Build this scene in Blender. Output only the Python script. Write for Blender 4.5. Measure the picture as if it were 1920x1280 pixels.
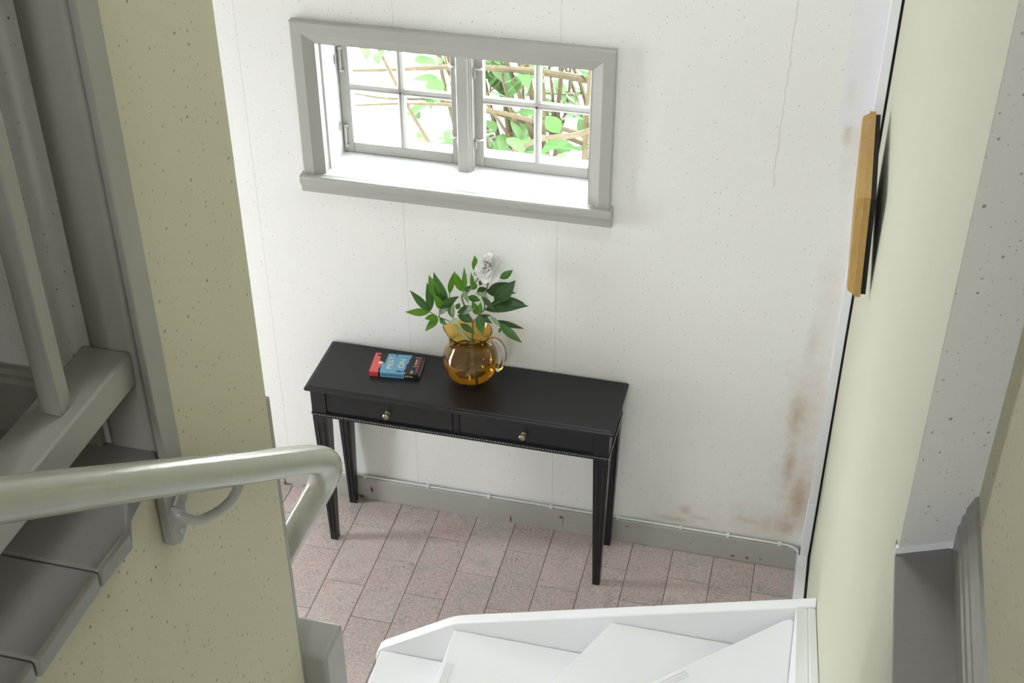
import bpy, bmesh, math, random
from mathutils import Vector, Matrix
random.seed(7)
D = bpy.data
SC = bpy.context.scene
COL = SC.collection
for o in list(D.objects):
    D.objects.remove(o)

# ------------------------------------------------------------------ camera
cam_d = D.cameras.new('camera'); cam = D.objects.new('camera', cam_d); COL.objects.link(cam)
cam_d.sensor_width = 36.0
cam_d.lens = 2542.447 * 36.0 / 1920.0
cam_d.clip_start = 0.02; cam_d.clip_end = 200
R_ = Vector((0.97082638, 0.23976834, -0.00269888))
U_ = Vector((-0.13579776, 0.55905446, 0.81793464))
F_ = Vector((-0.19762365, 0.79370602, -0.57530483))
CAM = Vector((1.67991, -3.92536, 3.72048))
m = Matrix.Identity(4)
for i in range(3):
    m[i][0] = R_[i]; m[i][1] = U_[i]; m[i][2] = -F_[i]; m[i][3] = CAM[i]
cam.matrix_world = m
SC.camera = cam

# ------------------------------------------------------------------ sky, lights, exposure
w = D.worlds.new('overcast_sky'); SC.world = w; w.use_nodes = True
bg = w.node_tree.nodes['Background']
bg.inputs[0].default_value = (0.93, 0.97, 1.0, 1)
bg.inputs[1].default_value = 24.0
SC.view_settings.view_transform = 'Standard'
SC.view_settings.look = 'None'
SC.view_settings.gamma = 1.0
SC.view_settings.use_curve_mapping = False
SC.view_settings.exposure = 0.18

PI = math.pi
# all light is daylight of the overcast sky; these portals only guide the sampling of that
# sky through window, door, stair window and an added roof opening (they give off no light of their own)
def portal(name, loc, rot, sx, sy):
    l = D.lights.new(name, 'AREA'); l.shape = 'RECTANGLE'; l.size = sx; l.size_y = sy; l.cycles.is_portal = True
    o = D.objects.new(name, l); COL.objects.link(o); o.location = loc; o.rotation_euler = rot
    return o
portal('door_portal', (-2.31, -0.90, 1.05), (0, -PI/2, 0), 2.1, 0.52)
portal('stair_window_portal', (1.20, -5.71, 3.75), (PI/2, 0, 0), 0.6, 1.0)
portal('fill_roof_portal', (1.25, -1.40, 4.86), (0, 0, 0), 0.6, 0.6)  # guides sky through the added roof window
portal('table_window_portal', (0.51, 0.31, 1.72), (-PI/2, 0, 0), 0.95, 0.53)

# ------------------------------------------------------------------ materials
def S2L(r, g, b):
    f = lambda c: (c/255/12.92) if c/255 <= .04045 else ((c/255+.055)/1.055)**2.4
    return (f(r), f(g), f(b), 1)
MATS = {}
class NT:
    def __init__(s, name):
        s.m = D.materials.new(name); s.m.use_nodes = True; s.t = s.m.node_tree
        s.b = s.t.nodes['Principled BSDF']; s.out = s.t.nodes['Material Output']; MATS[name] = s.m
    def n(s, typ, **kw):
        nd = s.t.nodes.new(typ)
        for k, v in kw.items(): setattr(nd, k, v)
        return nd
    def l(s, a, b): s.t.links.new(a, b)
    def val(s, v):
        nd = s.n('ShaderNodeValue'); nd.outputs[0].default_value = v; return nd.outputs[0]
    def math(s, op, a, b=None, c=None, clamp=False):
        nd = s.n('ShaderNodeMath', operation=op, use_clamp=clamp)
        for i, x in enumerate((a, b, c)):
            if x is None: continue
            if isinstance(x, (int, float)): nd.inputs[i].default_value = x
            else: s.l(x, nd.inputs[i])
        return nd.outputs[0]
    def mix(s, fac, a, b, bt='MIX'):
        nd = s.n('ShaderNodeMix', data_type='RGBA', blend_type=bt)
        for sock, x in ((nd.inputs[0], fac), (nd.inputs[6], a), (nd.inputs[7], b)):
            if isinstance(x, (int, float)): sock.default_value = x
            elif isinstance(x, tuple): sock.default_value = x
            else: s.l(x, sock)
        return nd.outputs[2]
    def pos(s):
        g = s.n('ShaderNodeNewGeometry'); sp = s.n('ShaderNodeSeparateXYZ'); s.l(g.outputs['Position'], sp.inputs[0])
        return g.outputs['Position'], sp.outputs
    def noise(s, vec, scale, detail=3, rough=.5, dist=0):
        nd = s.n('ShaderNodeTexNoise'); nd.inputs['Scale'].default_value = scale; nd.inputs['Detail'].default_value = detail
        nd.inputs['Roughness'].default_value = rough; nd.inputs['Distortion'].default_value = dist
        if vec is not None: s.l(vec, nd.inputs['Vector'])
        return nd.outputs['Fac']
    def ramp(s, fac, stops):
        nd = s.n('ShaderNodeValToRGB'); e = nd.color_ramp.elements
        while len(e) < len(stops): e.new(.5)
        for i, (p, c) in enumerate(stops):
            e[i].position = p; e[i].color = c if isinstance(c, tuple) else (c, c, c, 1)
        s.l(fac, nd.inputs[0]); return nd.outputs[0]
    def bump(s, h, strength=.2, dist=.002):
        nd = s.n('ShaderNodeBump'); nd.inputs['Strength'].default_value = strength; nd.inputs['Distance'].default_value = dist
        s.l(h, nd.inputs['Height']); s.l(nd.outputs[0], s.b.inputs['Normal'])
    def set(s, **kw):
        for k, v in kw.items():
            k = k.replace('_', ' ')
            i = s.b.inputs[k]
            if hasattr(v, 'is_linked') or isinstance(v, bpy.types.NodeSocket): s.l(v, i)
            else: i.default_value = v
        return s

def blobs(t, u, v, wob, lst):
    """union of soft elliptical marks, edges broken up by noise"""
    acc = None
    for (cu, cv, ru, rv, k) in lst:
        a = t.math('DIVIDE', t.math('SUBTRACT', u, cu), ru); b = t.math('DIVIDE', t.math('SUBTRACT', v, cv), rv)
        d = t.math('SQRT', t.math('ADD', t.math('MULTIPLY', a, a), t.math('MULTIPLY', b, b)))
        f = t.math('MULTIPLY', t.math('SUBTRACT', t.math('ADD', 1.0, wob), d, clamp=True), k, clamp=True)
        acc = f if acc is None else t.math('MAXIMUM', acc, f)
    return acc

def wallpaper(name, base, axis, stains=False, seams=False, size=.10, dens=.55):
    t = NT(name); P, xyz = t.pos()
    u = xyz[0] if axis == 'y' else xyz[1]; v = xyz[2]
    cmb = t.n('ShaderNodeCombineXYZ'); t.l(u, cmb.inputs[0]); t.l(v, cmb.inputs[1]); uv = cmb.outputs[0]
    big = t.noise(uv, 3.0, 3)
    col = t.mix(t.math('MULTIPLY', big, .35), base, tuple(c*.90 for c in base[:3]) + (1,))
    # fine vertical wood-chip grain
    mp = t.n('ShaderNodeMapping'); t.l(uv, mp.inputs[0]); mp.inputs['Scale'].default_value = (260, 34, 1)
    grain = t.noise(mp.outputs[0], 1.0, 2)
    col = t.mix(t.math('MULTIPLY', grain, .10), col, tuple(c*.72 for c in base[:3]) + (1,))
    for sc, rad, den, dark in ((52, size, dens, .30), (95, size*.9, .5, .5)):
        vo = t.n('ShaderNodeTexVoronoi', voronoi_dimensions='2D', feature='F1'); vo.inputs['Scale'].default_value = sc
        t.l(uv, vo.inputs['Vector'])
        sp = t.n('ShaderNodeSeparateColor'); t.l(vo.outputs['Color'], sp.inputs[0])
        r = t.math('MULTIPLY', t.math('POWER', sp.outputs[0], 2.0), rad)
        on = t.math('MULTIPLY', t.math('LESS_THAN', vo.outputs['Distance'], r), t.math('LESS_THAN', sp.outputs[1], den))
        on = t.math('MULTIPLY', on, t.math('ADD', .35, t.math('MULTIPLY', sp.outputs[2], .65)))
        spc = tuple(base[i]*(dark, dark*.97, dark*.92)[i] for i in range(3)) + (1,)
        col = t.mix(on, col, spc)
    if seams:
        s = t.math('ABSOLUTE', t.math('SUBTRACT', t.math('FLOORED_MODULO', t.math('ADD', t.math('SUBTRACT', u, .313), 5.5 + .275), .55), .275))
        s2 = t.math('MULTIPLY', t.math('LESS_THAN', s, .0012), t.math('LESS_THAN', u, 1.2))
        col = t.mix(t.math('MULTIPLY', s2, .22), col, S2L(120, 115, 100))
        wob = t.math('MULTIPLY', t.math('SUBTRACT', t.noise(uv, 9, 2), .5), .03)
        cr = t.math('LESS_THAN', t.math('ABSOLUTE', t.math('SUBTRACT', t.math('ADD', u, wob), t.math('ADD', 1.535, t.math('MULTIPLY', v, .018)))), .0018)
        cr = t.math('MULTIPLY', cr, t.math('GREATER_THAN', v, 1.62))
        col = t.mix(t.math('MULTIPLY', cr, .35), col, S2L(190, 165, 125))
    if stains:
        wob = t.math('MULTIPLY', t.math('SUBTRACT', t.noise(uv, 14, 5, .65), .5), 1.5)
        wob2 = t.math('MULTIPLY', t.math('SUBTRACT', t.noise(uv, 30, 5, .7), .5), 1.6)
        soft = blobs(t, u, v, wob, [(1.80, 1.85, .05, .35, .5), (1.80, 1.2, .06, .35, .55), (1.78, .75, .10, .35, .8), (1.80, .35, .13, .34, 1.0), (1.68, .17, .22, .16, .8), (1.45, .15, .25, .12, .5), (1.05, .78, .5, .05, .25)])
        col = t.mix(t.math('MULTIPLY', soft, .42), col, S2L(200, 172, 136))
        hard = blobs(t, u, v, wob2, [(1.762, 1.97, .022, .09, .8), (1.77, 1.84, .02, .07, .6), (1.745, .72, .035, .14, .9), (1.745, .5, .03, .14, .9), (1.80, .33, .05, .16, 1), (1.76, .20, .05, .08, .9), (1.34, .145, .09, .018, 1), (1.385, .20, .03, .035, .9), (1.44, .17, .05, .012, .5), (1.62, .195, .07, .02, .45), (1.70, .19, .03, .06, .4), (1.76, 1.05, .03, .12, .4)])
        col = t.mix(t.math('MULTIPLY', hard, .55), col, S2L(172, 134, 92))
        pt = t.math('MULTIPLY', t.math('GREATER_THAN', u, t.math('ADD', 1.735, t.math('MULTIPLY', wob, .012))), t.math('GREATER_THAN', v, t.math('ADD', 1.86, t.math('MULTIPLY', wob2, .03))))
        col = t.mix(t.math('MULTIPLY', pt, .75), col, S2L(232, 231, 236))
    t.bump(grain, .12, .001)
    t.set(Base_Color=col, Roughness=.62)
    t.b.inputs['Specular IOR Level'].default_value = .25
    return t.m

CREAM = (0.86, 0.852, 0.828, 1)
YELLOW_CAST = (0.56, 0.53, 0.39, 1)  # cream paper with the yellow-green cast of bounced light mixed in
wallpaper('wallpaper_back', CREAM, 'y', stains=True, seams=True)
wallpaper('wallpaper_cream_shaded', (0.72, 0.705, 0.68, 1), 'y', size=.135, dens=.75)  # same cream paper as the back wall, shade put into its colour
wallpaper('wallpaper_yellow_cast', YELLOW_CAST, 'x', size=.15, dens=.7)  # cream paper, bounced-light cast put into the base colour
wallpaper('wallpaper_pale_cast', (0.62, 0.62, 0.49, 1), 'x', size=.05, dens=.35)  # cream paper again, paler bounced-light cast put into the colour

def paint(name, col, rough=.35, var=.12, bump=.10, sc=8, streak=False):
    t = NT(name); P, xyz = t.pos()
    n = t.noise(P, sc, 4)
    c = t.mix(t.math('MULTIPLY', n, var*2), col, tuple(x*.72 for x in col[:3]) + (1,))
    n2 = t.noise(P, 90, 3)
    t.bump(n2, bump, .002)
    t.set(Base_Color=c, Roughness=rough)
    return t
paint('grey_paint', (0.29, 0.28, 0.25, 1), .34)
paint('window_grey', (0.43, 0.42, 0.39, 1), .38, .06)
paint('white_reveal', (0.80, 0.80, 0.795, 1), .4, .04)
paint('white_paint', (0.88, 0.88, 0.885, 1), .32, .05)
paint('trim_white', (0.84, 0.85, 0.88, 1), .35, .03)
paint('ceiling_white', (0.80, 0.79, 0.76, 1), .8, .05)
paint('floor_grey', (0.21, 0.20, 0.185, 1), .33, .12, .22, 10)
paint('rail_grey', (0.37, 0.36, 0.30, 1), .17, .10, .16, 14)
paint('table_black', (0.0105, 0.0105, 0.0125, 1), .36, .2, .06, 30)
paint('gap_shade', (0.012, 0.011, 0.010, 1), .9, .1)  # near-black fill painted where gaps lie in shade
paint('cable_white', (0.74, 0.74, 0.72, 1), .4, .05)
paint('gravel', (0.80, 0.79, 0.74, 1), .9, .15, .5, 25)
paint('iron_grey', (0.34, 0.33, 0.32, 1), .3, .1)
paint('concrete_grey', (0.25, 0.24, 0.23, 1), .9, .2)

# grey baseboard with rust marks
t = paint('baseboard_paint', (0.42, 0.41, 0.385, 1), .4, .10); P, xyz = t.pos()
mp = t.n('ShaderNodeMapping'); t.l(P, mp.inputs[0]); mp.inputs['Scale'].default_value = (6, 1, 60)
streak = t.noise(mp.outputs[0], 1, 3)
c = t.mix(t.math('MULTIPLY', streak, .22), (0.44, 0.43, 0.40, 1), (0.24, 0.23, 0.21, 1))
wob = t.math('MULTIPLY', t.math('SUBTRACT', t.noise(P, 120, 4, .7), .5), 1.8)
rust = blobs(t, xyz[0], xyz[2], wob, [(.118, .055, .008, .02, 1.5), (.075, .012, .03, .01, 1.4), (.70, .022, .005, .022, 1.6), (.905, .075, .016, .010, 1.2), (.912, .05, .004, .03, .8), (-.25, .012, .03, .008, 1.2), (-.17, .015, .02, .008, 1.2), (1.17, .085, .01, .006, .8), (1.585, .022, .010, .008, 1.4), (1.64, .024, .010, .008, 1.4), (1.69, .03, .006, .005, 1.2), (1.42, .05, .004, .004, 1.2)])
c = t.mix(rust, c, S2L(92, 58, 28))
t.set(Base_Color=c)

# pink-grey limestone tile, each piece its own tint
t = NT('tile_stone'); P, xyz = t.pos(); oi = t.n('ShaderNodeObjectInfo')
off = t.n('ShaderNodeVectorMath', operation='ADD'); t.l(P, off.inputs[0])
cx = t.n('ShaderNodeCombineXYZ'); t.l(t.math('MULTIPLY', oi.outputs['Random'], 37.0), cx.inputs[2]); t.l(cx.outputs[0], off.inputs[1])
v = off.outputs[0]
n1 = t.noise(v, 9, 5, .6, .8); n2 = t.noise(v, 120, 3, .7); n3 = t.noise(v, 28, 4, .65, .5)
c = t.ramp(n1, [(.30, S2L(162, 153, 149)), (.5, S2L(190, 177, 172)), (.68, S2L(198, 174, 166)), (.85, S2L(196, 188, 184))])
c = t.mix(t.math('MULTIPLY', oi.outputs['Random'], .55), c, S2L(158, 143, 138))
pk = t.ramp(t.noise(v, 5, 3, .6, .6), [(.48, 0.0), (.72, .42)])
c = t.mix(pk, c, S2L(200, 160, 148))
n4 = t.noise(v, 420, 2, .6)
c = t.mix(t.ramp(n2, [(.42, 0.0), (.62, .55)]), c, S2L(222, 214, 210))
c = t.mix(t.ramp(n4, [(.52, 0.0), (.68, .38)]), c, S2L(138, 126, 121))
c = t.mix(t.ramp(n3, [(.60, 0.0), (.74, .5)]), c, S2L(138, 129, 123))
for sc, lim, colr, dn in ((70, .16, S2L(104, 92, 86), .22), (55, .14, S2L(226, 220, 214), .16)):
    vo = t.n('ShaderNodeTexVoronoi'); vo.inputs['Scale'].default_value = sc; t.l(v, vo.inputs['Vector'])
    sp = t.n('ShaderNodeSeparateColor'); t.l(vo.outputs['Color'], sp.inputs[0])
    on = t.math('MULTIPLY', t.math('LESS_THAN', vo.outputs['Distance'], t.math('MULTIPLY', sp.outputs[0], lim*1.6)), t.math('LESS_THAN', sp.outputs[1], dn))
    c = t.mix(t.math('MULTIPLY', on, .7), c, colr)
t.bump(n2, .12, .001); t.set(Base_Color=c, Roughness=.42)
t = NT('grout'); t.set(Base_Color=S2L(112, 102, 98), Roughness=.9)

def simple(name, col, rough=.5, metal=0, **kw):
    t = NT(name); P, xyz = t.pos(); n = t.noise(P, 60, 3)
    c = t.mix(t.math('MULTIPLY', n, .18), col, tuple(x*.75 for x in col[:3]) + (1,))
    t.set(Base_Color=c, Roughness=rough, Metallic=metal)
    for k, v in kw.items(): t.b.inputs[k].default_value = v
    return t.m
simple('brass_knob', (0.34, 0.29, 0.21, 1), .30, 1.0)
simple('bead_highlight', (0.62, 0.62, 0.60, 1), .25, .8)  # silver-grey stands for highlights on black beads
simple('hook_metal', (0.52, 0.51, 0.49, 1), .3, .6)
simple('book_red', S2L(232, 100, 104), .4); simple('book_spine_red', S2L(222, 66, 70), .4)
simple('book_blue', S2L(112, 170, 208), .4); simple('book_black', S2L(30, 30, 33), .4)
simple('book_cream', S2L(244, 232, 178), .5); simple('book_pink', S2L(214, 96, 124), .5)
simple('book_navy', S2L(32, 42, 56), .5)
t = NT('book_pages'); P, xyz = t.pos(); mp = t.n('ShaderNodeMapping'); t.l(P, mp.inputs[0]); mp.inputs['Scale'].default_value = (2, 2, 1800)
t.set(Base_Color=t.mix(t.noise(mp.outputs[0], 1, 1), S2L(226, 208, 172), S2L(168, 148, 116)), Roughness=.9)

def wood(name, a, b, sc):
    t = NT(name); P, xyz = t.pos(); mp = t.n('ShaderNodeMapping'); t.l(P, mp.inputs[0]); mp.inputs['Scale'].default_value = sc
    n = t.noise(mp.outputs[0], 1, 4, .6, .6)
    n2 = t.noise(P, 55, 4, .7)
    c = t.mix(n, a, b); c = t.mix(t.ramp(n2, [(.55, 0.0), (.72, .45)]), c, S2L(120, 86, 40))
    t.bump(n2, .15, .001); t.set(Base_Color=c, Roughness=.5)
wood('frame_wood', S2L(188, 152, 88), S2L(160, 124, 64), (40, 8, 8))
wood('bark', S2L(62, 54, 38), S2L(44, 39, 28), (20, 20, 6))

def leafmat(name, col, under, trans, rough=.35, vein=True):
    t = NT(name); P, xyz = t.pos(); n = t.noise(P, 70, 3)
    c = t.mix(t.math('MULTIPLY', n, .45), col, tuple(x*.62 for x in col[:3]) + (1,))
    g = t.n('ShaderNodeNewGeometry'); c = t.mix(g.outputs['Backfacing'], c, under)
    if vein:                                    # pale midrib and faint side veins from the leaf's own coordinates
        uvn = t.n('ShaderNodeUVMap'); sp = t.n('ShaderNodeSeparateXYZ'); t.l(uvn.outputs[0], sp.inputs[0])
        au = t.math('ABSOLUTE', t.math('SUBTRACT', sp.outputs[0], .5))
        rib = t.math('LESS_THAN', au, .028)
        sv = t.math('PINGPONG', t.math('SUBTRACT', t.math('MULTIPLY', sp.outputs[1], 9.0), t.math('MULTIPLY', au, 7.0)), .5)
        sv = t.math('MULTIPLY', t.math('LESS_THAN', sv, .05), .35)
        c = t.mix(t.math('MULTIPLY', t.math('MAXIMUM', rib, sv), .55), c, tuple(min(1, x*1.7+.02) for x in col[:3]) + (1,))
    t.set(Base_Color=c, Roughness=rough)
    tr = t.n('ShaderNodeBsdfTranslucent'); t.l(c, tr.inputs[0])
    ms = t.n('ShaderNodeMixShader'); ms.inputs[0].default_value = trans
    t.l(t.b.outputs[0], ms.inputs[1]); t.l(tr.outputs[0], ms.inputs[2]); t.l(ms.outputs[0], t.out.inputs[0])
leafmat('leaf_green', (0.055, 0.165, 0.022, 1), (0.10, 0.22, 0.07, 1), .25)
leafmat('leaf_bright', (0.11, 0.28, 0.02, 1), (0.16, 0.30, 0.08, 1), .3)
leafmat('leaf_dark', (0.036, 0.098, 0.016, 1), (0.06, 0.14, 0.03, 1), .2, .42)
leafmat('leaf_pale', (0.30, 0.42, 0.22, 1), (0.30, 0.42, 0.22, 1), .25, .6)
leafmat('petal_white', (0.97, 0.965, 0.94, 1), (0.97, 0.96, 0.93, 1), .25, .7, False)
leafmat('petal_blush', (0.95, 0.84, 0.77, 1), (0.95, 0.85, 0.79, 1), .25, .7, False)
leafmat('garden_leaf', (0.036, 0.082, 0.020, 1), (0.042, 0.085, 0.024, 1), .4, .5)
leafmat('garden_leaf_light', (0.052, 0.096, 0.034, 1), (0.056, 0.096, 0.036, 1), .4, .5)
for k in ('garden_leaf', 'garden_leaf_light', 'bark'):
    MATS[k].node_tree.nodes['Principled BSDF'].inputs['Specular IOR Level'].default_value = .1
simple('stem_green', (0.15, 0.22, 0.05, 1), .5); simple('stem_twig', (0.16, 0.15, 0.10, 1), .6)
simple('flower_core', (0.50, 0.42, 0.24, 1), .8)

t = NT('window_glass')
tr = t.n('ShaderNodeBsdfTransparent'); tr.inputs[0].default_value = (.96, .98, .97, 1)
gl = t.n('ShaderNodeBsdfGlossy'); gl.inputs['Roughness'].default_value = .02
fr = t.n('ShaderNodeFresnel'); fr.inputs[0].default_value = 1.45
ms = t.n('ShaderNodeMixShader'); t.l(t.math('MULTIPLY', fr.outputs[0], .6), ms.inputs[0]); t.l(tr.outputs[0], ms.inputs[1]); t.l(gl.outputs[0], ms.inputs[2]); t.l(ms.outputs[0], t.out.inputs[0])
def glass(name, col, ior, rough=0.0):
    t = NT(name); t.set(Base_Color=col, Roughness=rough, IOR=ior); t.b.inputs['Transmission Weight'].default_value = 1.0
glass('amber_glass', (0.93, 0.63, 0.17, 1), 1.46)
glass('clear_glass', (0.97, 0.97, 0.96, 1), 1.46)
glass('water_clear', (0.97, 0.96, 0.93, 1), 1.33)
M = MATS

# ------------------------------------------------------------------ mesh helpers
WL = {}
class MB:
    def __init__(s): s.v = []; s.f = []; s.sm = False
    def add(s, vs, fs):
        k = len(s.v); s.v += [tuple(x) for x in vs]; s.f += [tuple(i + k for i in f) for f in fs]; return s
    def box(s, x0, x1, y0, y1, z0, z1):
        return s.add([(x0,y0,z0),(x1,y0,z0),(x1,y1,z0),(x0,y1,z0),(x0,y0,z1),(x1,y0,z1),(x1,y1,z1),(x0,y1,z1)],
                     [(0,3,2,1),(4,5,6,7),(0,1,5,4),(1,2,6,5),(2,3,7,6),(3,0,4,7)])
    def prism(s, poly, axis, a, b):
        """2-D polygon (counter-clockwise or not) extruded along axis from a to b"""
        n = len(poly)
        def P(q, t):
            return {'x': (t, q[0], q[1]), 'y': (q[0], t, q[1]), 'z': (q[0], q[1], t)}[axis]
        vs = [P(q, a) for q in poly] + [P(q, b) for q in poly]
        fs = [tuple(range(n)), tuple(range(2*n-1, n-1, -1))] + [(i, i+n, (i+1) % n + n, (i+1) % n) for i in range(n)]
        return s.add(vs, fs)
    def tube(s, path, rad, n=12, cap=True):
        path = [Vector(p) for p in path]; rs = rad if isinstance(rad, (list, tuple)) else [rad]*len(path)
        vs = []; up = None
        for i, p in enumerate(path):
            d = (path[min(i+1, len(path)-1)] - path[max(i-1, 0)]).normalized()
            if up is None:
                up = Vector((0, 0, 1)) if abs(d.z) < .9 else Vector((1, 0, 0))
            a = d.cross(up).normalized(); up = a.cross(d).normalized()
            for k in range(n):
                t = 2*PI*k/n; vs.append(p + (a*math.cos(t) + up*math.sin(t))*rs[i])
        fs = []
        for i in range(len(path)-1):
            for k in range(n):
                fs.append((i*n+k, i*n+(k+1) % n, (i+1)*n+(k+1) % n, (i+1)*n+k))
        if cap:
            fs.append(tuple(range(n-1, -1, -1))); fs.append(tuple((len(path)-1)*n+k for k in range(n)))
        s.sm = True
        return s.add(vs, fs)
    def lathe(s, prof, c=(0,0,0), n=32, axis='z', warp=None):
        vs = []
        for r, h in prof:
            for k in range(n):
                t = 2*PI*k/n; a, b = r*math.cos(t), r*math.sin(t)
                q = {'z': (a, b, h), 'y': (a, h, b), 'x': (h, a, b)}[axis]
                if warp: q = warp(q, t)
                vs.append((c[0]+q[0], c[1]+q[1], c[2]+q[2]))
        fs = [(i*n+k, i*n+(k+1) % n, (i+1)*n+(k+1) % n, (i+1)*n+k) for i in range(len(prof)-1) for k in range(n)]
        s.sm = True
        return s.add(vs, fs)
def wloc(o): return WL.get(o.name, Vector((0, 0, 0))) if o else Vector((0, 0, 0))
def obj(name, mb, mat, parent=None, bevel=0, seg=2, smooth=None):
    me = D.meshes.new(name); off = wloc(parent)
    me.from_pydata([(v[0]-off.x, v[1]-off.y, v[2]-off.z) for v in mb.v], [], mb.f)
    bm = bmesh.new(); bm.from_mesh(me); bmesh.ops.recalc_face_normals(bm, faces=bm.faces); bm.to_mesh(me); bm.free()
    if smooth if smooth is not None else mb.sm:
        me.polygons.foreach_set('use_smooth', [True]*len(me.polygons))
        try: me.set_sharp_from_angle(angle=math.radians(50))
        except Exception: pass
    me.materials.append(M[mat])
    o = D.objects.new(name, me); COL.objects.link(o)
    if parent: o.parent = parent
    WL[o.name] = off
    if bevel:
        b = o.modifiers.new('edge', 'BEVEL'); b.width = bevel; b.segments = seg; b.limit_method = 'ANGLE'; b.angle_limit = math.radians(35)
        b.harden_normals = False
        me.polygons.foreach_set('use_smooth', [True]*len(me.polygons))
        try: me.set_sharp_from_angle(angle=math.radians(30))
        except Exception: pass
    return o
def empty(name, loc, label=None, cat=None, group=None, kind=None):
    o = D.objects.new(name, None); COL.objects.link(o); o.location = loc; o.empty_display_size = .05
    WL[o.name] = Vector(loc)
    return tag(o, label, cat, group, kind)
def tag(o, label=None, cat=None, group=None, kind=None):
    if label: o['label'] = label
    if cat: o['category'] = cat
    if group: o['group'] = group
    if kind: o['kind'] = kind
    return o
def inst(name, me, parent, loc, rot=(0, 0, 0), scale=(1, 1, 1)):
    """another piece sharing mesh data; loc in world coordinates"""
    o = D.objects.new(name, me); COL.objects.link(o); o.parent = parent
    o.location = Vector(loc) - wloc(parent); o.rotation_euler = rot; o.scale = scale
    return o
def box(*a): return MB().box(*a)
def smooth_path(pts, k=6):
    """Catmull-Rom through pts"""
    pts = [Vector(p) for p in pts]; P = [pts[0]] + pts + [pts[-1]]; out = []
    for i in range(1, len(P)-2):
        for j in range(k):
            t = j/k; a, b, c, d = P[i-1], P[i], P[i+1], P[i+2]
            out.append(.5*((2*b) + (c-a)*t + (2*a-5*b+4*c-d)*t*t + (-a+3*b-3*c+d)*t**3))
    out.append(pts[-1]); return out

# ================================================================== the setting
ZL = 2.36                      # level of the upper landing
XW = 0.745                     # face of the spine wall beside the stairs
XR = 1.872                     # right wall
TOP = 4.7
def struct(name, mb, mat, label, cat, bevel=0, parent=None):
    return tag(obj(name, mb, mat, parent, bevel), label, cat, None, 'structure')

# back wall with the window opening
WX0, WX1, WZ0, WZ1 = 0.035, 0.985, 1.455, 1.985
mb = MB()
mb.box(-2.3, WX0, 0, .30, -.05, TOP).box(WX1, 2.2, 0, .30, -.05, TOP).box(WX0, WX1, 0, .30, -.05, WZ0).box(WX0, WX1, 0, .30, WZ1, TOP)
struct('wall_back', mb, 'wallpaper_back', 'cream speckled wallpapered wall behind the black table, stained brown in its right corner', 'wall')

# entrance wall on the left with the opening of the glazed door
DY0, DY1, DZ = -1.16, -0.64, 2.1
mb = MB().box(-2.3, -2.15, DY1, 0, -.05, TOP).box(-2.3, -2.15, -5.7, DY0, -.05, TOP).box(-2.3, -2.15, DY0, DY1, DZ, TOP)
struct('wall_entrance', mb, 'wallpaper_cream_shaded', 'cream wall of the entrance at the far left of the hall', 'wall')
dr = empty('door_1', (-2.22, -.88, 0), 'grey framed glazed entrance door at the far left of the hall', 'door', None, 'structure')
mb = MB().box(-2.27, -2.17, DY0, DY0+.03, 0, DZ).box(-2.27, -2.17, DY1-.03, DY1, 0, DZ).box(-2.27, -2.17, DY0, DY1, DZ-.06, DZ)
obj('door_frame', mb, 'window_grey', dr)
for z in (.7, 1.4):
    obj('glazing_bar', box(-2.24, -2.2, DY0, DY1, z-.015, z+.015), 'window_grey', dr)

# spine wall: full height up to the landing corner, below the landing it runs on
mb = MB().box(.645, XW, -2.4635, -2.08, -.05, TOP).box(.645, XW, -5.7, -2.4635, -.05, ZL-.036)
sw = struct('wall_left', mb, 'wallpaper_yellow_cast', 'yellowish speckled wall beside the stairs at the left of the photo', 'wall')
obj('end_board', box(.70, XW, -2.08, -2.064, 0, 2.167), 'grey_paint', sw, .002)
# wall that closes the upper landing behind the balustrade
mb = MB().box(-2.3, .664, -2.4665, -2.36, -.05, TOP)
wl = struct('wall_landing', mb, 'wallpaper_cream_shaded', 'cream speckled wall seen behind the grey balusters at upper left', 'wall')
prof = [(-2.462, ZL), (-2.479, ZL), (-2.479, ZL+.098), (-2.474, ZL+.106), (-2.474, ZL+.112), (-2.469, ZL+.12), (-2.469, ZL+.128), (-2.462, ZL+.132)]
tag(obj('baseboard_landing', MB().prism(prof, 'x', -2.15, .655), 'grey_paint'), 'grey moulded skirting board behind the balusters at far left', 'baseboard', None, 'structure')
tag(obj('trim_1', MB().prism([(-2.474, 2.195), (-2.474, TOP), (-2.419, TOP), (-2.419, 2.235)], 'x', XW, XW+.012), 'grey_paint', None, .003),
    'flat grey corner board running up the yellowish wall beside the landing post', 'trim', None, 'structure')

# right wall with its ledge at landing level
mb = MB()
mb.prism([(XR, -2.427), (1.99, -2.378), (2.2, -2.378), (2.2, 0), (XR, 0)], 'z', -.05, TOP)
mb.box(XR, 2.2, -5.7, -2.427, -.05, ZL-.012)
wr = struct('wall_right', mb, 'wallpaper_pale_cast', 'pale yellow wall along the right of the stairwell, seen at a steep slant', 'wall')
obj('wall_return', MB().prism([(XR+.001, -2.4285), (1.989, -2.3795), (1.989, -2.375), (XR+.001, -2.424)], 'z', ZL-.01, TOP), 'wallpaper_cream_shaded', wr)
struct('wall_right_upper', box(1.968, 2.2, -5.7, -2.36, ZL-.012, TOP), 'wallpaper_yellow_cast', 'yellowish wall above the grey ledge at far right', 'wall')
ledge = obj('trim_2', box(XR-.002, 1.97, -5.7, -2.40, ZL-.012, ZL), 'floor_grey')
tag(ledge, 'narrow grey painted ledge at the bottom right of the photo', 'ledge', None, 'structure')
prof = [(1.968, ZL), (1.949, ZL), (1.949, ZL+.04), (1.9515, ZL+.044), (1.9515, ZL+.058), (1.955, ZL+.064), (1.955, ZL+.074), (1.959, ZL+.082), (1.963, ZL+.092), (1.968, ZL+.094)]
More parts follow.
